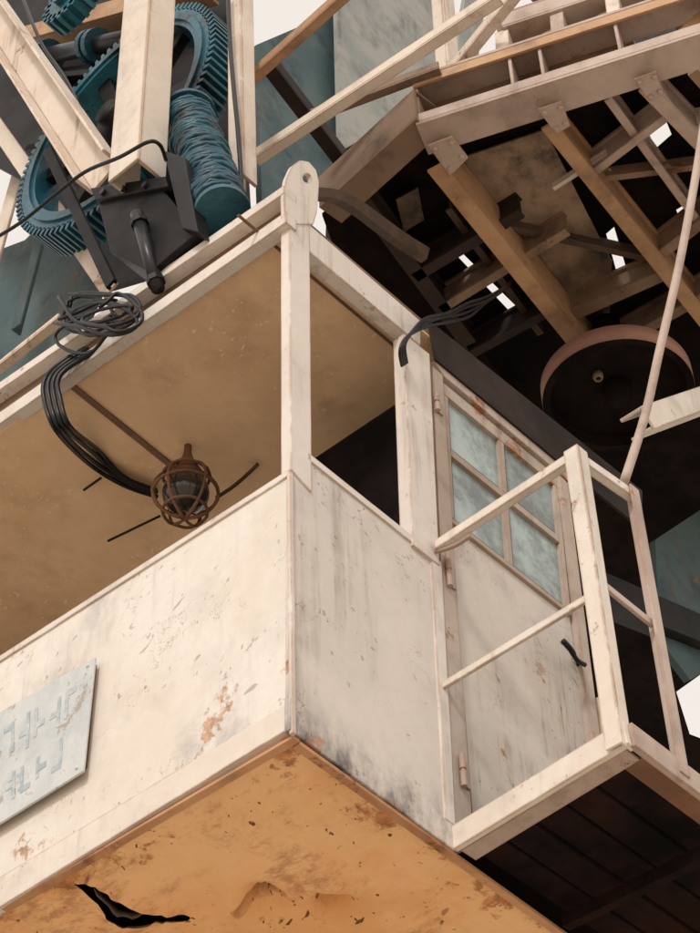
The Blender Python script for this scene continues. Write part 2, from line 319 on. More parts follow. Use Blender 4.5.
for k in cut&keep:
    q=near(P[k],hole)[1]; P[k]=V((q.x,q.y,0))
sx0,sx1=min(h.x for h in slit)-.06,max(h.x for h in slit)+.06; sy0,sy1=min(h.y for h in slit)-.06,max(h.y for h in slit)+.06
vs=[]
for p in P:
    z=noise.noise(V((p.x*2.2,p.y*2.2,3)))*.010+noise.noise(V((p.x*7,p.y*7,9)))*.003
    for c_,s_,h_ in dents: z+=h_*gauss(p,c_,s_)
    if bx0<p.x<bx1 and by0<p.y<by1: z-=.026*math.exp(-near(p,hole)[0]/.016)*(.7+.5*noise.noise(V((p.x*5,p.y*5,1))))
    if sx0<p.x<sx1 and sy0<p.y<sy1: z+=.05 if inp(p,slit) else -.012*math.exp(-near(p,slit)[0]/.012)
    vs.append((p.x,p.y,ZU+z+KS*p.x))
fp=MB().add(vs,fs,True).build('floor_pan',M['under'],cab)
# bent metal lip curling down from the lower edge of the gash
lp_=spline([Z(p,-.022) for p in ((94,888),(110,903),(124,911),(140,911),(158,906))],3); dn=(Z((112,884),0)-Z((116,912),0)).normalized(); vs=[];fs=[];rows=6;kk=len(lp_)
for i,p in enumerate(lp_):
    ww=.052*math.sin(math.pi*(i+.4)/(kk+.2))**.8
    for j in range(rows):
        t=j/(rows-1); vs.append(p+dn*(ww*.75*math.sin(t*1.5))+V((0,0,-ww*.9*t-.006*math.sin(i*1.7)*t)))
for i in range(kk-1):
    for j in range(rows-1): fs.append((i*rows+j,i*rows+j+1,(i+1)*rows+j+1,(i+1)*rows+j))
fo_=MB().add(vs,fs,True).build('torn_lip',M['strap'],fp); so=fo_.modifiers.new('thick','SOLIDIFY'); so.thickness=.003
MB().box(.015,XB-.03,.03,YL-.02,.086,.094).build('void_shade_sheet',M['shadeblack'],fp)  # dark sheet painting the shade inside the floor behind the gash
MB().box(.0,.026,.0,YL,-.014,-.004).build('floor_rim',M['underrim'],cab,.002)
MB().bar((.027,.012,-.012+KS*.04),(XB,.012,-.012+KS*XB),.024,.012).build('floor_rim',M['underrim'],cab,.002)
# door
door=MB().prism(pl(Y,.02,(450,517),(569,611),(612,908),(475,842)),(0,.02,0)).build('door',M['door'],cab,.002)
TL,TR,BR,BL=(443,382),(557,476),(571,613),(450,518)
def qd(s,t):
    a=(TL[0]+(TR[0]-TL[0])*s,TL[1]+(TR[1]-TL[1])*s);b=(BL[0]+(BR[0]-BL[0])*s,BL[1]+(BR[1]-BL[1])*s)
    return (a[0]+(b[0]-a[0])*t,a[1]+(b[1]-a[1])*t)
def cell(s0,s1,t0,t1): return [qd(s0,t0),qd(s1,t0),qd(s1,t1),qd(s0,t1)]
for nm,c4 in (('window_rail',cell(0,1,0,.085)),('window_rail',cell(0.042,.958,.465,.515)),('window_rail',cell(0,1,.985,1.02)),('window_stile',cell(0,.04,.087,.985)),('window_stile',cell(.96,1,.087,.985)),('window_mullion',cell(.48,.525,.087,.463)),('window_mullion',cell(.48,.525,.517,.985))):
    MB().prism(pl(Y,.008,*c4),(0,.02,0)).build(nm,M['doorframe'],door,.002)
for s0,s1 in ((.04,.48),(.525,.96)):
    for t0,t1 in ((.087,.465),(.515,.985)):
        MB().prism(pl(Y,.022,*cell(s0+.002,s1-.002,t0+.002,t1-.002)),(0,.004,0)).build('pane',M['glass'],door)
for nm,px in (('door_jamb',((433,366),(443,375),(474,846),(455,848))),('door_header',((434,360),(568,471),(569,481),(445,377))),('door_jamb',((559,474),(568,483),(622,905),(613,905)))):
    MB().prism(pl(Y,-.004,*px),(0,.05,0)).build(nm,M['doorframe'],cab,.003)
MB().box(Y((569,500),0).x+.03,XB,-.002,.02,.0,CEIL).build('end_panel',M['shadeblack'],cab)
for c_,h_ in (((437,402),.04),((449,570),.065),((463,770),.055)):
    b=Y(c_,-.016); q=MB(); q.lathe(b,(0,0,1),[(0,-h_),(.009,-h_),(.009,-.004),(.006,-.003),(.006,.003),(.009,.004),(.009,h_),(0,h_)],12,False); q.bar(b+V((.02,.008,-h_*.8)),b+V((.02,.008,h_*.8)),.034,.005,(0,1,0)); q.build('hinge',M['doorframe'],door)
q=MB(); q.tube([Y((578,661),.02),Y((577,660),-.045)],.008,10); q.tube(spline([Y((585,665),-.045),Y((577,660),-.045),Y((571,650),-.047),Y((563,641),-.05)],5),[.0075]*8+[.0095]*8,10); q.lathe(Y((580,666),.018),(0,1,0),[(0,-.010),(.022,-.008),(.022,0)],16); q.build('handle',M['black'],door)
# ------------------------------------------------------------------ notice plate
sg=thing('notice_plate','pale blue-grey plate with worn lettering on the left cab wall','sign',X((60,740),-.02))
MB().prism(pl(X,-.028,(-60,752),(0,712),(95,657),(83,771),(0,823),(-70,867)),(.008,0,0)).build('plate',M['sign'],sg,.002)
MB().prism(pl(X,-.02,(-60,750),(92,662),(82,765),(-64,856)),(.02,0,0)).build('backing_rail',M['rust'],sg)
for px in ((88,666),(77,768)): MB().lathe(X(px,-.028),(-1,0,0),[(.006,0),(.006,.002),(.003,.004),(0,.004)],8).build('bolt',M['sign'],sg)
def sgp(s,t):          # s along the plate, t down it
    a=(2+(90-2)*s,712+(661-712)*s); b=(0+(80-0)*s,820+(769-820)*s)
    return X((a[0]+(b[0]-a[0])*t,a[1]+(b[1]-a[1])*t),-.0290)
rs=random.Random(3); sw=.038
for t0,t1,xs in ((.14,.48,(.02,.20,.38,.56,.74)),(.58,.88,(.05,.24,.43,.62))):     # two rows of illegible worn strokes
    for x0 in xs:
        q=MB(); tm=rs.choice((t0+.02,(t0+t1)/2-.02,t1-.07))
        left=rs.random()<.5; a0=x0 if left else x0+.09; lo=min(t0+rs.random()*.06,tm);hi=max(t1-rs.random()*.06,tm+.06); th=.055
        s0,s1=(a0+sw,a0+sw+.085) if left else (a0-.085,a0)
        q.add([sgp(a0,lo),sgp(a0+sw,lo),sgp(a0+sw,tm),sgp(a0+sw,tm+th),sgp(a0+sw,hi),sgp(a0,hi),sgp(a0,tm+th),sgp(a0,tm)],[(0,1,2,7),(7,2,3,6),(6,3,4,5)])
        n0=len(q.v); q.sm.append(False)
        if left: q.v+=[sgp(s1,tm),sgp(s1,tm+th)]; q.f.append((2,n0,n0+1,3))
        else: q.v+=[sgp(s0,tm),sgp(s0,tm+th)]; q.f.append((n0,7,6,n0+1))
        q.build('worn_letter',M['letter'],sg)
# ------------------------------------------------------------------ access platform
pf=thing('access_platform','small railed steel platform outside the cab door with a plank floor coloured dark for shade','platform',(.62,-.3,0))
A0=X((454,851),.62);A1=X((629,744),.62)
py_=A1.y
zp=lambda y:A0.z+(A1.z-A0.z)*(y/py_)
MB().bar(A0+V((0,0,.035)),A1+V((0,0,.035)),.02,.075).build('edge_beam',M['lip'],pf,.003)
MB().bar((.662,-.012,zp(0)+.004),(.662,py_+.02,zp(py_)+.004),.06,.008).build('edge_flange',M['pink'],pf)
A2=V((2.1,py_,A1.z))
MB().bar(A1+V((.012,0,.035)),A2+V((0,0,.035)),.02,.075).build('edge_beam',M['pink'],pf,.003)
MB().bar(A1+V((.07,.04,.004)),A2+V((0,.04,.004)),.06,.008).build('edge_flange',M['rust'],pf)
yy=py_+.072
while yy<-.03:
    wd=min(.10,-.012-yy); zo=zp(yy+wd/2)+.034+random.uniform(0,.004); MB().bar((.635,yy+wd/2,zo),(2.1,yy+wd/2,zo),wd-.005,.028).build('floor_plank',M['plank'],pf,.002); yy+=.10
for xx in (1.05,1.5): MB().box(xx,xx+.03,py_+.08,-.02,-.075,-.035).build('cross_bearer',M['plank'],pf)
b=Z((618,741),.03); xc,yc=b.x,b.y; top=1.075
# angle-steel posts: two legs each
q=MB(); q.box(xc-.025,xc-.017,yc-.025,yc+.025,.0,top); q.box(xc-.0165,xc+.025,yc-.025,yc-.017,.0,top); q.build('railing_post',M['lip'],pf,.002)
b2=Z((679,778),.03); t2=Y((629,490),b2.y)
q=MB(); q.bar(b2,t2,.042,.008,(0,1,0),(0,-.017)); q.bar(b2,t2,.008,.034,(0,1,0),(-.017,.0045)); q.build('railing_post',M['pink'],pf,.002)
ra=V((xc,yc,top-.018)); e=X((437,547),xc)
MB().bar(ra+V((0,.026,0)),e,.028,.035).build('handrail',M['lip'],pf,.003)
MB().tube(spline([e+V((0,-.01,-.01)),e+V((0,.005,-.015)),X((446,549),xc),X((458,544),xc),X((470,536),xc)],4),.007,8).build('rail_hook',M['doorframe'],pf)
MB().bar(X((588,598),xc),X((443,686),xc),.012,.026).build('midrail',M['lip'],pf,.003)
MB().bar(ra+V((.026,0,0)),t2+V((.02,0,-.018)),.028,.035).build('handrail',M['lip'],pf,.003)
pm=b2+(t2-b2)*.5
MB().bar(V((xc+.020,yc-.012,pm.z+.015)),pm,.012,.026).build('midrail',M['pink'],pf,.003)
# ------------------------------------------------------------------ caged lamp
L0=Z((188,446),CEIL); lamp=thing('caged_lamp','round rusty wire caged lamp hanging under the cab ceiling','lamp',L0)
MB().lathe(L0,(0,0,-1),[(0,0),(.013,0),(.015,.04),(.024,.075),(.044,.115),(.062,.15),(.066,.172),(.0,.172)],20).build('lamp_cap',M['rust'],lamp)
gc=L0+V((0,0,-.235)); rad=.082
MB().lathe(gc,(0,0,-1),[(0.05,-.07)]+[(rad*math.sin(math.pi*(.25+.75*i/10)),-rad*math.cos(math.pi*(.25+.75*i/10))) for i in range(11)],20).build('lamp_glass',M['globe'],lamp)
cg=MB(); R_=.112; rj=random.Random(5)
for k in range(6):
    a=math.pi*2*k/6+.3+rj.uniform(-.12,.12); e=V((math.cos(a),math.sin(a),0)); jr=rj.uniform(.93,1.05); cg.tube([gc+e*(R_*jr*math.sin(t))+V((0,0,R_*1.08*math.cos(t))) for t in [math.pi*(.14+.86*i/12) for i in range(13)]],[rj.uniform(.0045,.0075) for i in range(13)],6)
for tt in (.26,.50,.76): cg.tube([gc+V((R_*math.sin(math.pi*tt)*math.cos(a),R_*math.sin(math.pi*tt)*math.sin(a),R_*1.08*math.cos(math.pi*tt)+rj.uniform(-.004,.004))) for a in [2*math.pi*i/24 for i in range(24)]],.006,6,True)
cg.build('wire_cage',M['rust'],lamp)
cd=spline([Z((216,498),CEIL-.08),Z((234,486),CEIL-.05),Z((250,472),CEIL-.02),Z((258,464),CEIL-.01)],6)
tag(MB().tube(cd,.007,8).build('conduit',M['strap']),'short thin conduit right of the caged lamp under the ceiling','conduit')
for (a,b) in (((84,490),(101,478)),((108,541),(160,516))):
    tag(MB().tube([Z(a,CEIL-.02),Z(b,CEIL-.05)],.005,6).build('bracket_rod',M['black']),'thin dark rod under the ceiling '+('far left of the caged lamp' if a[0]<100 else 'just left of the caged lamp'),'rod')
# ------------------------------------------------------------------ cables
for k in range(4):
    o_=k*4.5; j=lambda:random.uniform(-2,2)
    ps=[X((86+o_+j(),350+j()),-.02),X((62+o_*.5,362+o_*.4),-.06),X((46+o_*.9,378+o_*.2),-.075),X((44+o_*1.2,398),-.07),X((56+o_,430-o_*.3),-.02)]+[Z((88+o_*.6+j(),463-o_),CEIL-.03),Z((125+j(),485-o_*.6),CEIL-.03),Z((158+j(),497-o_*.5),CEIL-.03)]
    tag(MB().tube(spline(ps,7),.0085,8).build('cable',M['rubber']),'black cable of the bundle bent over the roof edge','cable','cables over the roof edge')
for k in range(8):
    cx,cy=100+random.uniform(-14,14),316+random.uniform(-11,11); a0=random.uniform(0,6); pts=[]
    rx,ry=random.uniform(24,48),random.uniform(7,22); rk=random.uniform(-.5,.1)
    for i in range(26):
        t=i/25*math.pi*2*.9; pts.append(X((cx+rx*math.cos(t+a0)+5*math.sin(3*t+k),cy+ry*math.sin(t+a0)+rk*rx*math.cos(t+a0)+5*math.cos(2*t+k)),-.05-.012*k+.03*math.sin(t)))
    tag(MB().tube(pts,.0065,7).build('coiled_cable',M['rubber']),'black cable loop coiled on the roof edge under the winch','cable','coiled cables on the roof edge')
tag(MB().tube(spline([X((-20,247),-.3),X((20,223),-.3),X((55,195),-.3),X((85,172),-.3),X((120,157),-.3),X((148,142),-.3),X((160,145),-.25),X((166,160),-.15)],6),.007,8).build('sagging_cable',M['rubber']),'thin black cable sagging across the upper left girders','cable')
for k in range(4):
    jj=random.uniform; o_=k*3.2
    ps=[Y((402+o_*.5,366-k),-.016),Y((400+o_*.5,350-o_*.5),-.055),Y((407+o_*.6,337-o_*.6),-.065),Y((424+jj(-2,2),327-o_*.9),-.055),Y((446+jj(-4,4),323-o_*1.2+jj(-2,2)),-.03),Y((470+jj(-5,5),316-o_*1.3+jj(-2,2)),.02),Y((490+jj(-6,6),304-o_*.8),.10),Y((506,288-k),.2),Y((518,272-k),.3),Y((528,250-k),.42)]
    tag(MB().tube(spline(ps,6),.0055,8).build('door_cable',M['rubber']),'black cable of the bundle wrapped around the window post','cable','cables around the window post')
# ------------------------------------------------------------------ winch on the roof, upper left
G0=X((126,128),.28); ga=V((1,0,0)); gr=.60
ey,ez=V((0,1,0)),V((0,0,1))
def gearwheel(name,label,c,r,nth,w,spokes,mat='teal'):
    g=thing(name,label,'gear',c); q=MB()
    q.lathe(c,ga,[(r*.80,-w),(r*.945,-w),(r*.945,w),(r*.80,w),(r*.80,-w)],72,False)
    q.lathe(c,ga,[(r*.84,-w-.012),(r*.89,-w-.012),(r*.89,-w+.001),(r*.84,-w+.001),(r*.84,-w-.012)],72,False)
    for k in range(nth):
        a=2*math.pi*k/nth; d=ey*math.cos(a)+ez*math.sin(a); t=ez*math.cos(a)-ey*math.sin(a); vs=[]
        for xx in (-w,w):
            for rr_,w_ in ((r*.935,math.pi*r/nth*.60),(r*1.0,math.pi*r/nth*.34)):
                for sg_ in (-1,1): vs.append(c+ga*xx+d*rr_+t*(w_*sg_))
        q.add(vs,[(0,1,3,2),(4,6,7,5),(0,2,6,4),(1,5,7,3),(2,3,7,6)])
    q.build('toothed_rim',M[mat],g)
    for k in range(spokes):
        a=2*math.pi*k/spokes+.2; d=ey*math.cos(a)+ez*math.sin(a); MB().bar(c+d*r*.14,c+d*r*.81,.13*r,.05,(1,0,0)).build('spoke',M['dark'],g,.006)
    MB().lathe(c,ga,[(0,-.12),(.1*r,-.12),(.1*r,-.08),(.2*r,-.07),(.2*r,.07),(0,.07)],24).build('hub',M['dark'],g)
    return g
gearwheel('winch_gear','large dark teal toothed gear wheel behind the upright girder',G0,gr,96,.075,6)
P0=X((72,4),.2)
pn=thing('pinion_gear','small teal pinion gear at the top left border above the large gear','gear',P0); q=MB(); q.lathe(P0,ga,[(0,-.08),(.05,-.08),(.05,-.05),(.13,-.05),(.13,.05),(0,.05)],28,False)
for k in range(18):
    a=2*math.pi*k/18; d=ey*math.cos(a)+ez*math.sin(a); q.bar(P0+d*.125-ga*.05,P0+d*.125+ga*.05,.022,.05,d)
q.build('toothed_body',M['teal'],pn)
da=X((188,116),.12); db=X((223,214),.0)
dr=thing('rope_drum','dark blue drum wound with wire rope right of the upright girder','drum',da)
ax_=(db-da);dl=ax_.length;rd=.088
MB().lathe(da,ax_,[(0,0),(rd*1.25,0),(rd*1.25,.03),(rd*.88,.03),(rd*.88,dl-.03),(rd*1.1,dl-.03),(rd*1.1,dl),(0,dl)],28,False).build('drum_core',M['rope'],dr)
axn=ax_.normalized();e1=axn.orthogonal().normalized();e2=axn.cross(e1);pt=.0185;nt=int((dl-.08)/pt)
MB().tube([da+axn*(.04+pt*i/18+random.uniform(-.003,.003))+(e1*math.cos(2*math.pi*i/18)+e2*math.sin(2*math.pi*i/18))*(rd*(.97+.05*math.sin(i*.37)+.06*math.sin(i*.031)+random.uniform(-.07,.07))) for i in range(18*nt)],.0105,6).build('wound_rope',M['rope'],dr)
gb=thing('winch_pedestal','black steel box carrying the foot of the upright girder','pedestal',X((150,215),.05))
MB().prism(pl(X,-.06,(96,195),(160,186),(198,232),(150,272),(110,252)),(.25,0,0)).build('housing',M['dark'],gb,.006)
MB().prism(pl(X,-.08,(90,188),(165,176),(168,186),(95,200)),(.3,0,0)).build('foot_plate',M['dark'],gb,.004)
MB().prism(pl(X,-.09,(163,150),(184,157),(198,232),(182,228)),(.06,0,0)).build('side_bracket',M['black'],gb,.004)
for px in ((104,193),(124,190),(146,186)): MB().lathe(X(px,-.082),(-1,0,0),[(.014,0),(.014,.012),(0,.012)],6,False).build('bolt',M['spring'],gb)
mc=thing('gear_housing','dark oily gear housing between the leaning girder and the upright girder','machine',X((70,130),.55))
MB().prism(pl(X,.55,(34,70),(120,60),(140,180),(96,215),(50,160)),(.2,0,0)).build('case',M['dark'],mc,.01)
for px,r_ in (((60,92),.09),((104,160),.07)): MB().lathe(X(px,.55),(-1,0,0),[(r_,0),(r_,.05),(r_*.7,.07),(r_*.7,.10),(0,.10)],24).build('bearing_cap',M['rope'],mc)
for a_,b_ in (((40,110),(96,205)),((58,78),(118,72)),((30,150),(92,140))): MB().bar(X(a_,.53),X(b_,.53),.035,.05,(1,0,0)).build('case_rib',M['dark'],mc,.004)
sh=thing('drive_shaft','dark shaft with couplings crossing behind the large gear wheel','shaft',X((60,40),.5))
a,b=X((10,64),.5),X((215,20),.5); MB().tube([a,b],.045,14).build('shaft_bar',M['spring'],sh)
for t in (.2,.45,.8): p=a+(b-a)*t; MB().lathe(p,b-a,[(0,-.05),(.085,-.05),(.085,-.012),(.07,-.01),(.07,.01),(.085,.012),(.085,.05),(0,.05)],18,False).build('coupling',M['rope'],sh)
for k,(lab,pp) in enumerate((('slack greasy wire rope falling from the top edge left of the slim post',((228,-10),(230,40),(234,90),(238,130),(241,180),(238,214))),('greasy wire rope running beside the leaning girder into the gear housing',((20,-10),(40,40),(66,80),(84,120),(92,170))))):
    tag(MB().tube(spline([X(p,.12) for p in pp],6),.009,8).build('wire_rope',M['spring']),lab,'wire rope')
sa,sb=X((137,214),-.10),X((158,289),-.04);sd_=(sb-sa)
spg=thing('slanted_rod','dark slanted rod below the winch pedestal at the roof edge','rod',sa)
MB().tube([sa,sb],.024,12).build('rod_shaft',M['spring'],spg)
for t in (.12,.9): MB().lathe(sa+sd_*t,sd_,[(0,-.012),(.032,-.012),(.032,.012),(0,.012)],8,False).build('collar',M['black'],spg)
# girders at upper left
def girder(name,label,a,b,w,h,mat,kind='I',up=(1,0,0),cat='girder',group=None):
    t=thing(name,label,cat,a if a.z<b.z else b,group)
    if kind=='C':
        MB().bar(a,b,w,.012,up,(0,-h/2+.006)).build('web',mat,t,.003)
        for s_ in (-1,1): MB().bar(a,b,.014,h-.013,up,(s_*(w/2-.007),.006)).build('flange',mat,t,.003)
    elif kind=='R':      # channel with its open side to the viewer
        MB().bar(a,b,w-.03,.012,up,(0,h/2-.006)).build('web',mat,t,.002)
        for s_ in (-1,1): MB().bar(a,b,.014,h,up,(s_*(w/2-.007),0)).build('flange',mat,t,.003)
    elif kind=='L':
        MB().bar(a,b,w,.010,up,(0,-h/2+.005)).build('flat_leg',mat,t,.002); MB().bar(a,b,.010,h-.011,up,(w/2-.005,.0055)).build('standing_leg',mat,t,.002)
    return t
def gpx(name,label,fn,pv,a,b,wpx,h,mat,kind,up,cat='girder',group=None):
    A=fn(a,pv);B=fn(b,pv)
    return girder(name,label,A,B,wpx*mpp((A+B)/2),h,M[mat],kind,up,cat,group)
gpx('upright_girder','broad cream girder rising almost upright in front of the gear wheel',X,-.08,(137,182),(152,-30),40,.14,'girder','C',(1,0,0))
gpx('raking_girder','cream channel girder leaning to the upper left corner',X,-.03,(98,172),(-30,-20),38,.09,'girder','R',(1,0,0))
gpx('lower_brace','narrow cream brace slanting down behind the raking girder',X,.38,(118,296),(-25,92),18,.08,'girder','L',(1,0,0),'brace')
gpx('left_strut','cream strut rising steeply at the left border below the lower brace',X,.9,(-12,300),(24,170),20,.07,'girder','L',(1,0,0),'strut')
gpx('slim_post','slim cream post just right of the rope drum',X,.2,(243,185),(240,-30),18,.08,'girder','C',(1,0,0),'post')
gpx('top_cross_beam','brown cross beam along the top left edge of the view',X,.6,(-10,52),(215,-12),22,.12,'orange','C',(1,0,0),'beam')
gpx('curved_band','dark steel strap running down left of the black winch pedestal',X,.05,(48,150),(112,285),12,.02,'dark','C',(1,0,0),'strap')
gpx('roof_rail','pale strip rail leaning on the roof edge, outermost at the left border',X,.3,(-30,392),(62,318),10,.03,'girder','L',(0,0,1),'rail')
gpx('roof_rail','pale strip rail by the cable coil, nearest the roof edge',X,.1,(-20,420),(70,345),8,.03,'frame','L',(0,0,1),'rail')
def plate(name,label,fn,pv,px,mat,th,cat='panel'):
    return tag(MB().prism(pl(fn,pv,*px),th).build(name,M[mat]),label,cat)
plate('teal_plate','dark teal steel plate behind the lower brace at the left border',X,1.3,((-40,265),(25,240),(60,205),(100,290),(60,380),(-40,420)),'tealpanel',(.03,0,0))
plate('gear_shadow_plate','dark plate standing in for the shadow behind the gear wheel',X,.75,((-70,10),(180,-40),(232,-40),(246,205),(150,275),(100,290),(40,190),(-70,130)),'dark',(.03,0,0))  # dark plate added as the shadow behind the gear
gpx('back_strut','dark teal strut crossing the gap left of the lower brace',X,1.1,(20,330),(50,215),14,.06,'tealpanel','L',(1,0,0),'strut')
# ------------------------------------------------------------------ background wall panels behind the frame
plate('grey_wall_panel','streaked grey green wall panel high behind the thin braces',Y,1.6,((337,-30),(436,-30),(446,92),(342,150)),'greypanel',(0,.04,0))
plate('teal_wall_panel','dark teal wall panel between the slim post and the grey panel',Y,1.7,((256,45),(338,10),(346,170),(262,200)),'tealpanel',(0,.04,0))
plate('shade_wall_panel','dark panel standing in for shade above the right end of the cab roof',Y,1.75,((335,120),(470,80),(470,240),(330,260)),'dark',(0,.04,0))  # dark backing that paints the shade over the roof end
plate('shade_wall_panel','dark panel standing in for shade in the upper right corner behind the heavy deck girder',Y,2.1,((470,80),(548,40),(590,-5),(640,-40),(760,-60),(760,70),(640,120),(470,140)),'dark',(0,.04,0))  # dark backing that paints the shade behind the girder
plate('pale_wall_panel','pale grey wall strip at the top of the view right of the cream post',Y,1.9,((455,60),(470,-30),(490,-30),(478,60)),'greypanel',(0,.04,0))
# ------------------------------------------------------------------ overhead deck, upper right
DZ=3.5
deck=thing('overhead_deck','steel deck seen from below behind the door, coloured near-black for shade, framed by rusty beams','deck',Z((560,300),DZ))
outl=[Z(q,DZ) for q in ((322,215),(425,128),(560,92),(760,45),(960,760),(520,930),(400,430))]
holes=[[Z(q,DZ) for q in h] for h in (((452,252),(460,251),(530,320),(524,328)),((553,186),(606,151),(608,158),(556,192)),((676,692),(704,672),(706,742),(690,736)),((606,234),(614,227),(626,268),(617,274)),((646,128),(664,116),(672,136),(656,150)),((676,210),(686,204),(694,226),(684,232)))]
tri=tessellate_polygon([outl]+holes); flat=outl+[q for h in holes for q in h]
q=MB(); q.add(flat,[tuple(t) for t in tri]); q.add([v+V((0,0,.012)) for v in flat],[tuple(t) for t in tri]); q.build('deck_plate',M['shadeblack'],deck)  # shade under the deck is put into the plate's near-black colour
def dbeam(name,a,b,wpx,h,mat,kind='C',z=3.38,label=None,zb=None,side=1):
    A=Z(a,z);B=Z(b,zb or z);w=wpx*mpp((A+B)/2);q=MB()
    if kind=='I': q.ibeam(A,B,w,h)
    elif kind=='C': q.channel(A,B,w,h,.012,(0,0,1),side)
    elif kind=='R': q.recess(A,B,w,h,.014)
    elif kind=='L': q.angle(A,B,w,h)
    else: q.bar(A,B,w,h)
    o=q.build(name,M[mat],deck)
    if label:o['label']=label
    return o
# heavy girder along the deck edge: deep flanges, stiffener plates, its far part open lattice
ZG=3.31; ga0,ga1=Z((422,139),ZG),Z((745,36),ZG); gd=(ga1-ga0).normalized(); gs=gd.cross(V((0,0,1))); GH=.31; GW=.15
MB().bar(ga0,ga1,GW,.018).build('girder_flange',M['pink'],deck,.003)
MB().bar(ga0+gs*(GW/2-.007)+V((0,0,.036)),ga1+gs*(GW/2-.007)+V((0,0,.036)),.012,.052).build('flange_lip',M['pink'],deck,.002)
MB().bar(ga0+V((0,0,GH)),ga1+V((0,0,GH)),GW,.018).build('girder_flange',M['pink'],deck,.003)
MB().bar(ga0+gs*(GW/2-.007)+V((0,0,GH-.036)),ga1+gs*(GW/2-.007)+V((0,0,GH-.036)),.012,.052).build('flange_lip',M['orange'],deck,.002)
L=(ga1-ga0).length; t=.0; k=0; sts=[]
while t<L-.02:
    p=ga0+gd*(t+.008)+V((0,0,GH/2)); sts.append(t); MB().bar(p-gs*(GW/2-.019),p+gs*(GW/2-.016),.014,GH-.022).build('stiffener',M['pink'],deck,.002); t+=(.38,.12,.30)[k%3] ; k+=1
wl=min(L,.82); MB().prism([ga0-gs*(GW/2-.01)+V((0,0,.01)),ga0+gd*wl-gs*(GW/2-.01)+V((0,0,.01)),ga0+gd*wl-gs*(GW/2-.01)+V((0,0,GH-.01)),ga0-gs*(GW/2-.01)+V((0,0,GH-.01))],-gs*.012).build('girder_web',M['brown'],deck)
for i in range(len(sts)-1):
    if sts[i+1]-sts[i]<.2 or sts[i]<.8: continue
    p0,p1=ga0+gd*(sts[i]+.02)-gs*.03,ga0+gd*(sts[i+1]-.005)-gs*.03
    MB().bar(p0+V((0,0,.012)),p1+V((0,0,GH-.012)),.045,.012,gs).build('lattice_bar',M['orange'],deck,.002)
# box truss standing on the girder, up to the top right corner
TH0,TH1=.62,.70
ta=ga0-gs*.05+V((0,0,TH0))+gd*.36; tb=ga1-gs*.10+V((0,0,TH1))
MB().channel(ta,tb,.10,.11).build('top_chord',M['pink'],deck,.003)
tc,td=ta-gs*.42+V((0,0,.05)),tb-gs*.42+V((0,0,.05)); MB().channel(tc,td,.09,.10).build('top_chord',M['orange'],deck,.003)
nb=4; bot=[ga0+gd*(.36+(L-.36)*i/nb)+V((0,0,GH+.014)) for i in range(nb+1)]; tp=[ta+(tb-ta)*(i/nb) for i in range(nb+1)]; bk=[tc+(td-tc)*(i/nb) for i in range(nb+1)]
for i in range(nb+1):
    MB().bar(bot[i],tp[i]-V((0,0,.056)),.07,.055,gd).build('truss_post',M['pink'] if i%2 else M['girder'],deck,.002)
    if i<nb: MB().bar(bot[i]-gs*.04,tp[i+1]-gs*.04-V((0,0,.056)),.05,.04,gd).build('truss_diagonal',M['brown'] if i%2 else M['orange'],deck,.002)
    MB().bar(tp[i]+V((0,0,.02)),bk[i]+V((0,0,.02)),.05,.06).build('truss_tie',M['brown'],deck,.002)
O0,O1=(434,152),(592,350);B0,B1=(546,112),(740,356);C0,C1=(606,90),(760,300);D0,D1=(642,74),(760,196)
lp=lambda a,b,t:(a[0]+(b[0]-a[0])*t,a[1]+(b[1]-a[1])*t)
dbeam('floor_beam',O0,O1,18,.20,'orange','C',3.37,'orange brown floor beam, widest of the deck beams')
dbeam('floor_beam',B0,B1,15,.18,'orange','R',3.39)
dbeam('floor_beam',C0,C1,8,.12,'pink','R',3.43)
dbeam('floor_beam',D0,D1,15,.18,'pink','R',3.38)
dbeam('floor_beam',(690,62),(770,150),11,.14,'brown','R',3.40)
dbeam('floor_beam',(452,330),(560,470),12,.12,'darkbrown','C',3.44)
dbeam('end_beam',(330,200),(426,112),30,.20,'brown','C',3.42)
for (a,b),mt,wd in (((lp(O0,O1,.80),lp(B0,B1,.62)),'brown',14),((lp(B0,B1,.56),lp(D0,D1,.86)),'brown',12),((lp(B0,B1,.22),lp(D0,D1,.24)),'pink',9),((lp(D0,D1,.40),(760,110)),'girder',9),((lp(D0,D1,.66),(760,146)),'pink',9),((lp(B0,B1,.80),(760,262)),'pink',9),(((352,178),(468,335)),'darkbrown',16),(((592,350),(735,268)),'brown',11),(((440,300),(566,222)),'brown',10),(((470,345),(560,296)),'darkbrown',10),(((414,268),(520,204)),'darkbrown',12)):
    dbeam('cross_piece',a,b,wd,.13,mt,'R',3.42)
for a,b,mt in ((lp(B0,B1,.26),lp(D0,D1,.70),'brown'),(lp(O0,O1,.34),lp(B0,B1,.60),'strap'),((448,205),(540,330),'strap')): dbeam('wind_brace',a,b,7,.06,mt,'L',3.46)
dbeam('cross_piece',(553,187),(608,152),5,.03,'girder','bar',3.40)
for pts_ in (((428,146),(452,137),(468,158),(450,176)),((538,110),(562,102),(570,126),(556,134)),((634,80),(656,72),(664,94),(650,102))):
    q=MB(); P_=pl(Z,3.262,*pts_); q.prism(P_,(0,0,.010)); cc=sum(P_,V((0,0,0)))/len(P_)
    for p_ in P_: q.rivet(cc+(p_-cc)*.66+V((0,0,-.0005)),(0,0,-1),.012)
    q.build('gusset_plate',M['pink'],deck)
q=MB(); q.prism(pl(Z,3.475,(462,158),(545,130),(612,262),(608,345),(590,342)),(0,0,.01)); q.build('stained_plate',M['platebrown'],deck)
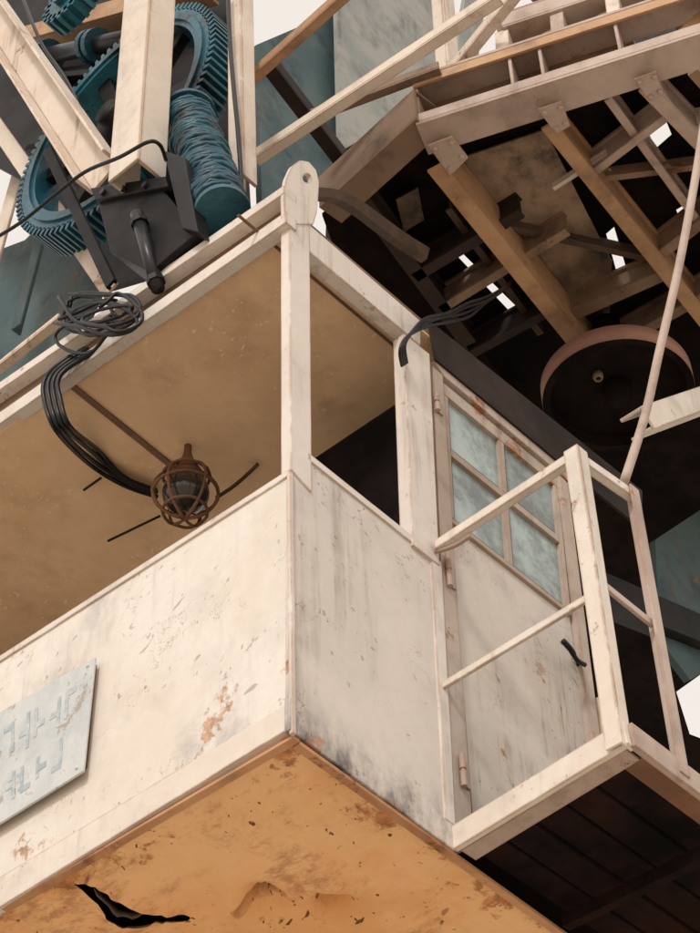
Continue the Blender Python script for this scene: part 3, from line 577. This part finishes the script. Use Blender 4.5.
q=MB(); q.prism(pl(Z,3.45,(396,200),(418,188),(424,220),(404,232)),(0,0,.01)); q.build('pale_plate',M['platebrown'],deck)
# braces in front of the wall panels
gpx('long_brace','long thin cream angle brace crossing behind the lug plate',Z,3.45,(256,158),(500,-4),12,.06,'girder','L',(0,0,1),'brace')
gpx('short_brace','thin brown brace below the grey panel',Z,3.6,(312,116),(440,68),9,.05,'brown','L',(0,0,1),'brace')
gpx('upper_brace','brown brace slanting up from the slim post',Z,3.7,(252,78),(352,-12),10,.06,'orange','L',(0,0,1),'brace')
gpx('dark_brace','dark brace falling to the right behind the long cream brace',Z,3.9,(266,60),(350,170),14,.08,'darkbrown','L',(0,0,1),'brace')
gpx('cream_post','cream post standing on the deck edge at the top of the view',Y,.1,(449,80),(440,-30),18,.07,'girder','C',(0,1,0),'post')
gpx('top_brace','cream brace near the top, right of the cream post',Z,3.8,(452,72),(520,-12),11,.06,'girder','L',(0,0,1),'brace')
gpx('top_brace','brown brace falling to the right from the top edge beside the corner panel',Z,4.2,(520,-20),(584,44),9,.06,'brown','L',(0,0,1),'brace')
hb=thing('curved_bracket','brown curved bracket running from the lug plate into the dark deck','bracket',Y((345,195),.03))
q=MB(); top_=spline([Y(p,.03+i*.05) for i,p in enumerate(((317,187),(340,190),(362,201),(384,217),(406,233),(430,248)))],5); bot_=spline([Y(p,.03+i*.05) for i,p in enumerate(((317,196),(338,199),(358,210),(379,226),(402,243),(427,259)))],5)
k=len(top_); q.add(top_+bot_+[v+V((0,.03,0)) for v in top_+bot_],[f for i in range(k-1) for f in ((i,i+1,k+i+1,k+i),(2*k+i,3*k+i,3*k+i+1,2*k+i+1),(i,2*k+i,2*k+i+1,i+1),(k+i,k+i+1,3*k+i+1,3*k+i))]); q.build('bracket_plate',M['strap'],hb)
# wheel
W0=Z((617,388),3.0); wr=76*mpp(W0)
wh=thing('pulley','rusty rimmed pulley lying flat under the deck right of the door','pulley',W0)
MB().lathe(W0,(0,0,1),[(wr*.985,-.05),(wr,-.05),(wr,.035),(wr*.985,.035),(wr*.985,-.05)],64,True).build('outer_rim',M['wheelrim'],wh)
MB().lathe(W0,(0,0,1),[(wr*.86,.0),(wr*.90,-.052),(wr*.997,-.053),(wr*.997,-.051),(wr*.90,-.03),(wr*.86,.03)],64,False).build('inner_rim',M['shadeblack'],wh)  # near-black inner faces paint the shade within the rim
MB().lathe(W0,(0,0,1),[(0,.01),(wr*.90,.01),(wr*.90,.022),(0,.022)],48,False).build('wheel_web',M['shadeblack'],wh)
MB().lathe(W0,(0,0,1),[(0,-.07),(.05,-.07),(.06,.0),(.06,.4),(0,.4)],20).build('wheel_hub',M['shadeblack'],wh)
MB().lathe(Z((598,377),2.99),(0,0,1),[(.012,-.012),(.018,-.012),(.022,0),(.022,.02),(.012,.02),(.012,-.012)],14).build('lit_hole_ring',M['brown'],wh)  # brown ring added in place of a lit hole through the web
# right-hand odds
gpx('beige_bracket','beige channel bracket at the right border below the pulley',Y,-.25,(637,424),(760,380),24,.10,'lip','C',(0,1,0),'bracket')
tag(MB().tube(spline([Y(p,v) for p,v in (((716,60),-1.05),((706,110),-.99),((694,185),-.90),((678,270),-.80),((660,348),-.70),((645,415),-.62),((624,482),-.565))],6),.0145,10).build('slanting_pipe',M['pink']),'long pinkish pipe running down to the platform railing','pipe')
plate('dark_teal_plate','dark teal plate behind the platform railing at the right border',Y,.45,((655,540),(760,470),(760,640),(690,680),(660,640)),'tealpanel',(0,.03,0))
plate('dark_beam','dark crosswise beam behind the platform railing',Y,.4,((600,570),(760,640),(760,665),(610,605)),'dark',(0,.08,0),'beam')  # near-black bar crossing behind the railing
# ------------------------------------------------------------------ light
w=bpy.data.worlds.new('World'); S.world=w; w.use_nodes=True; t=w.node_tree
SE=36
sky=t.nodes.new('ShaderNodeTexSky'); sky.sky_type='NISHITA'; sky.sun_disc=False; sky.sun_elevation=math.radians(SE); sky.dust_density=4; sky.air_density=1.2
sd=V((-1.0,-.40,0)).normalized(); sky.sun_rotation=math.atan2(sd.x,sd.y)
mx=t.nodes.new('ShaderNodeMix'); mx.data_type='RGBA'; mx.inputs[0].default_value=.8; mx.inputs[7].default_value=(7.55,6.85,6.1,1); t.links.new(sky.outputs[0],mx.inputs[6])
bg=t.nodes['Background']; t.links.new(mx.outputs[2],bg.inputs[0]); bg.inputs[1].default_value=.146
l=bpy.data.lights.new('sun','SUN'); l.energy=1.5; l.angle=math.radians(10); l.color=(1,.97,.93); lo=bpy.data.objects.new('sun',l); COL.objects.link(lo)
dirv=-(sd*math.cos(math.radians(SE))+V((0,0,math.sin(math.radians(SE))))); lo.rotation_euler=dirv.to_track_quat('-Z','Y').to_euler()
S.view_settings.view_transform='Standard'; S.view_settings.look='None'; S.view_settings.exposure=0
